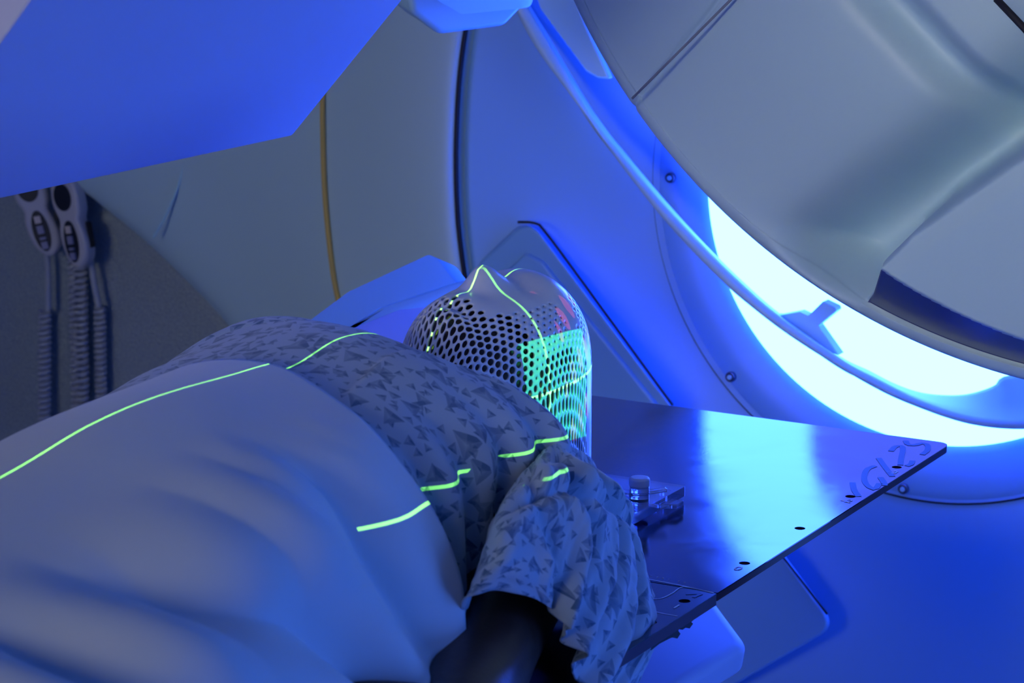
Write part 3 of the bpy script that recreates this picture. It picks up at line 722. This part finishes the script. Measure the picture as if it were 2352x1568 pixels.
# gown: body panel
def sec(x, pts): return [(x+(p[2] if len(p) > 2 else 0), p[0], p[1]) for p in pts]
tor = [
 sec(-.60, [(.19, 1.125), (.195, 1.22), (.165, 1.32), (.09, 1.36), (0, 1.366), (-.08, 1.35), (-.145, 1.305), (-.175, 1.22), (-.178, 1.125)]),
 sec(-.42, [(.21, 1.125), (.215, 1.23), (.175, 1.335), (.09, 1.367), (0, 1.376), (-.08, 1.358), (-.145, 1.305), (-.18, 1.22), (-.185, 1.125)]),
 sec(-.33, [(.23, 1.125), (.24, 1.24), (.19, 1.340), (.09, 1.372), (0, 1.382), (-.08, 1.364), (-.150, 1.305), (-.172, 1.22), (-.165, 1.12)]),
 sec(-.25, [(.26, 1.125), (.265, 1.25), (.21, 1.338), (.10, 1.382), (0, 1.392), (-.09, 1.364), (-.158, 1.305), (-.165, 1.21), (-.150, 1.12)]),
 sec(-.19, [(.27, 1.125), (.28, 1.25), (.215, 1.345), (.12, 1.382), (0, 1.381), (-.09, 1.356), (-.163, 1.300), (-.160, 1.21), (-.145, 1.12)]),
 sec(-.14, [(.26, 1.125), (.275, 1.25), (.21, 1.350), (.12, 1.373), (.01, 1.350), (-.09, 1.338), (-.168, 1.290), (-.160, 1.20), (-.145, 1.12)]),
 sec(-.10, [(.24, 1.125), (.255, 1.23), (.20, 1.330), (.115, 1.345), (.02, 1.318), (-.07, 1.308), (-.150, 1.262), (-.175, 1.18), (-.18, 1.12)]),
 sec(-.075, [(.20, 1.12), (.21, 1.19), (.17, 1.26), (.10, 1.285), (.03, 1.27), (-.06, 1.262), (-.12, 1.215), (-.14, 1.16), (-.15, 1.12)]),
]
def tfold(U, V, G):
    x, y, z = G[..., 0], G[..., 1], G[..., 2]
    near = sstep(-y, .02, .15)
    ph = x*52+.9*np.sin(z*22)+y*20
    r = (np.abs(np.sin(ph))**1.3-.4)*.014*near*sstep(1.37-z, 0, .08)
    r = r+.0035*wave_noise(x*14, y*14+z*8, 6, 1.2, 3)
    L_ = lapL; dmin = 9+0*x; sg = 0*x
    for a_, b_ in zip(L_[:-1], L_[1:]):
        ab_ = b_-a_; tt = np.clip(((x-a_[0])*ab_[0]+(y-a_[1])*ab_[1])/(ab_@ab_), 0, 1)
        dd = np.hypot(x-a_[0]-tt*ab_[0], y-a_[1]-tt*ab_[1]); cs = ab_[0]*(y-a_[1])-ab_[1]*(x-a_[0])
        sg = np.where(dd < dmin, np.sign(cs), sg); dmin = np.minimum(dd, dmin)
    sd = -sg*dmin; along = sstep(x, -.40, -.33)*sstep(-.10-x, 0, .06)
    r = r+.0065*sstep(sd, -.001, .004)*sstep(.09-sd, 0, .06)*along
    # crease of the gathered far shoulder and the diagonal lapel ridge
    r = r-.010*np.exp(-((x+.19+.3*(y-.13))/.010)**2)*sstep(y, .07, .11)*sstep(.22-y, 0, .05)
    return r
Gt = patch(tor, 180, 240, lambda U, V, G: -tfold(U, V, G))
gb = grid_obj('gown', Gt, M_gown, pr, thick=.0015)
gb['label'] = 'blue-grey gown printed with small dark triangles'
# sleeve
def S_(x, y, Y): return at(x, y, Y=Y)
slv = [
 [S_(1112, 1330, -.185), S_(1120, 1250, -.19), S_(1150, 1165, -.192), S_(1215, 1075, -.180), S_(1280, 1020, -.172), S_(1345, 1048, -.168), S_(1372, 1085, -.155), S_(1385, 1140, -.12)],
 [S_(1102, 1345, -.192), S_(1120, 1260, -.207), S_(1150, 1180, -.218), S_(1225, 1110, -.214), S_(1310, 1085, -.206), S_(1380, 1115, -.196), S_(1408, 1140, -.175), S_(1420, 1200, -.14)],
 [S_(1085, 1370, -.200), S_(1110, 1290, -.222), S_(1160, 1210, -.238), S_(1250, 1170, -.238), S_(1340, 1175, -.230), S_(1420, 1205, -.212), S_(1456, 1236, -.190), S_(1465, 1330, -.15)],
 [S_(1073, 1392, -.205), S_(1100, 1320, -.228), S_(1165, 1262, -.248), S_(1255, 1262, -.252), S_(1350, 1290, -.250), S_(1440, 1330, -.232), S_(1492, 1360, -.205), S_(1490, 1420, -.17)],
 [S_(1064, 1415, -.207), S_(1092, 1345, -.230), S_(1172, 1312, -.250), S_(1265, 1335, -.257), S_(1335, 1400, -.260), S_(1425, 1460, -.248), S_(1499, 1455, -.222), S_(1480, 1500, -.19)],
 [S_(1058, 1440, -.207), S_(1086, 1366, -.228), S_(1180, 1355, -.245), S_(1268, 1402, -.255), S_(1308, 1490, -.262), S_(1352, 1600, -.262), S_(1440, 1580, -.24), S_(1450, 1590, -.20)],
]
def sfold(U, V, G):
    ph = V*58+2.6*np.sin(U*3.1+V*5)+1.6*U+.8*np.sin(U*11+V*9)
    amp = sstep(V, .36, .48)*(.017)*sstep(U, .02, .25)*(1-.85*sstep(V, .72, .92))
    r = (np.abs(np.sin(ph*.5))**1.4-.5)*amp*1.6
    r = r+(np.abs(np.sin(ph*.93+1.2+3*U))**2-.5)*amp*.7
    r = r*(.75+.35*wave_noise(U*5, V*7, 4, 1.3, 19))+.003*wave_noise(U*9, V*16, 7, 1.3, 9)+.0011*(np.abs(np.sin(V*120+6*np.sin(U*4+V*9)+3*U))-.5)*sstep(V, .36, .5)*(1-.8*sstep(V, .75, .92))
    # rolled shoulder fold
    r = r+.006*np.exp(-((U-.17-.12*V)/.05)**2)*sstep(V, .2, .4)-.008*np.exp(-((U-.27-.12*V)/.035)**2)*sstep(V, .25, .4)
    return r
Gv = patch(slv, 170, 260)
Nn = normals(Gv); U, V = np.meshgrid(np.linspace(0, 1, 170), np.linspace(0, 1, 260), indexing='ij')
sgn = np.sign((Nn[85, 130]@(CAM-Gv[85, 130])))
Gv = Gv+Nn*sgn*sfold(U, V, Gv)[..., None]
sv = grid_obj('gown_sleeve', Gv, M_gown, pr, thick=.0015*sgn)

# ------------------------------------------------------------------ blanket
edge = [(-.24, .28, 1.12), (-.265, .25, 1.23), (-.295, .198, 1.320), (-.325, .105, 1.374), (-.352, .0, 1.392), (-.372, -.08, 1.374), (-.388, -.132, 1.352), (-.378, -.176, 1.295), (-.372, -.198, 1.240), (-.392, -.215, 1.200), (-.405, -.226, 1.165), (-.415, -.238, 1.10), (-.42, -.245, 1.0), (-.42, -.25, .86)]
def bsec(x, zc_, wf, wn): return [(x+.06, wf+.03, 1.115), (x+.05, wf+.0, 1.22), (x+.03, wf-.06, 1.305), (x+.01, wf*.42, zc_-.028), (x, 0, zc_), (x-.01, -.08, zc_-.012), (x-.02, -.14, zc_-.035), (x-.02, -wn+.02, zc_-.085), (x-.03, -wn-.01, zc_-.15), (x-.03, -wn-.03, zc_-.20), (x-.03, -wn-.04, zc_-.24), (x-.03, -wn-.045, 1.07), (x-.03, -wn-.05, .97), (x-.03, -wn-.05, .82)]
bl = [edge, bsec(-.50, 1.398, .25, .192), bsec(-.60, 1.394, .24, .215), bsec(-.70, 1.378, .23, .235), bsec(-.85, 1.362, .23, .245), bsec(-1.05, 1.345, .23, .26), bsec(-1.3, 1.33, .23, .25), bsec(-1.6, 1.33, .23, .25)]
def bfold(U, V, G):
    x, y, z = G[..., 0], G[..., 1], G[..., 2]
    near = sstep(V, .36, .55)
    r = 0
    ph = (x*17-(1.38-z)*19+1.3*np.sin(z*9+x*6)+.8*np.sin(x*13-z*5))
    ph2 = (x*39-(1.38-z)*33+1.5*np.sin(z*17+x*9))
    r = (np.abs(np.sin(ph))**1.3-.45)*.034*near*sstep(U, 0, .12)
    r = r+(np.abs(np.sin(ph2))**1.2-.45)*.012*near*sstep(U, 0, .12)*sstep(wave_noise(x*5, z*6, 4, 1.2, 5), -.2, .8)
    r = r+.010*wave_noise(x*8, z*8+y*6, 6, 1.1, 12)*(.35+.65*near)*sstep(U, 0, .05)
    return r
Gb = patch(bl, 200, 260)+np.array([-.012, 0, -.010])
Nn = normals(Gb); U, V = np.meshgrid(np.linspace(0, 1, 200), np.linspace(0, 1, 260), indexing='ij')
sgn = np.sign(Nn[60, 90]@np.array([0, 0, 1.0]))
Gb = Gb+Nn*sgn*bfold(U, V, Gb)[..., None]+Nn*sgn*.003
bk = grid_obj('blanket', Gb, M_blanket, None, thick=.004*sgn)
tag(bk, 'pale smooth blanket draped over the patient from the chest down', 'blanket')

# ------------------------------------------------------------------ positioning lasers: real lamps with a slit
def gobo(name, loc, target, upv, power, col, build):
    l = bpy.data.lights.new(name, 'SPOT'); l.energy = power; l.shadow_soft_size = 0.0; l.spot_size = math.radians(120); l.spot_blend = 0; l.color = col
    o = bpy.data.objects.new(name, l); C.objects.link(o)
    z = (Vector(loc)-Vector(target)).normalized(); x = Vector(upv).cross(z).normalized(); y = z.cross(x)
    mm = Matrix((x, y, z)).transposed().to_4x4(); mm.translation = Vector(loc); o.matrix_world = mm
    l.use_nodes = True; nt_ = l.node_tree; em = nt_.nodes.get('Emission'); tc = nt_.nodes.new('ShaderNodeTexCoord'); sp = nt_.nodes.new('ShaderNodeSeparateXYZ')
    nt_.links.new(tc.outputs['Normal'], sp.inputs[0])
    def op(k, a, b=None, c=None):
        n = nt_.nodes.new('ShaderNodeMath'); n.operation = k
        for i, v in enumerate((a, b, c)):
            if v is None: continue
            if isinstance(v, (int, float)): n.inputs[i].default_value = v
            else: nt_.links.new(v, n.inputs[i])
        return n.outputs[0]
    zz = op('ABSOLUTE', sp.outputs[2]); u = op('DIVIDE', sp.outputs[0], zz); v = op('DIVIDE', sp.outputs[1], zz)
    nt_.links.new(build(op, u, v), em.inputs['Strength']); return o
def slit_u(wd, lo, hi, s):   # line along v (u=0), v in lo..hi
    def b(op, u, v):
        a = op('LESS_THAN', op('ABSOLUTE', u), wd); return op('MULTIPLY', op('MULTIPLY', a, op('GREATER_THAN', v, lo)), op('MULTIPLY', op('LESS_THAN', v, hi), s))
    return b
GREEN = (.30, 1.0, .10)
# overhead sagittal line
gobo('overhead_laser', (-2.7, 0, 2.75), (-.3, 0, 1.39), (0, 0, 1), 1500, GREEN, slit_u(.00034, -.13, .064, 1.0))
# transverse and horizontal lines from the near side wall
gobo('side_laser', (0, -2.6, 1.80), (0, 0, 1.295), (0, 0, 1), 500, GREEN, slit_u(.0007, -.035, .06, 1.0))
gobo('side_laser', (0, -2.6, 1.295), (0, 0, 1.295), (1, 0, 0), 700, GREEN, slit_u(.0006, -.2, .163, 1.0))
# green surface-scan window falling on the cheek side of the mask
def win(u0, u1, v0, v1, s):
    def b(op, u, v):
        a = op('MULTIPLY', op('GREATER_THAN', u, u0), op('LESS_THAN', u, u1)); c = op('MULTIPLY', op('GREATER_THAN', v, v0), op('LESS_THAN', v, v1))
        return op('MULTIPLY', op('MULTIPLY', a, c), s)
    return b
gobo('scan_lamp', (-.25, -1.9, 2.2), (.028, -.06, 1.302), (0, 0, 1), 170, (.04, 1.0, .25), win(-.030, .030, -.032, .018, 1.0))
def blotch(u0, u1, v0, v1, s, sc, th):
    def b(op, u, v):
        a = op('MULTIPLY', op('GREATER_THAN', u, u0), op('LESS_THAN', u, u1)); c = op('MULTIPLY', op('GREATER_THAN', v, v0), op('LESS_THAN', v, v1))
        n = op('MULTIPLY', op('SINE', op('MULTIPLY', u, sc)), op('SINE', op('MULTIPLY_ADD', v, sc*.7, op('MULTIPLY', u, sc*.6))))
        return op('MULTIPLY', op('MULTIPLY', a, c), op('MULTIPLY', op('GREATER_THAN', n, th), s))
    return b
gobo('red_scan_lamp', (-.35, -1.9, 2.1), (.085, -.055, 1.31), (0, 0, 1), 60, (1.0, .05, .16), blotch(-.024, .024, -.04, .036, 1.0, 330, .35))
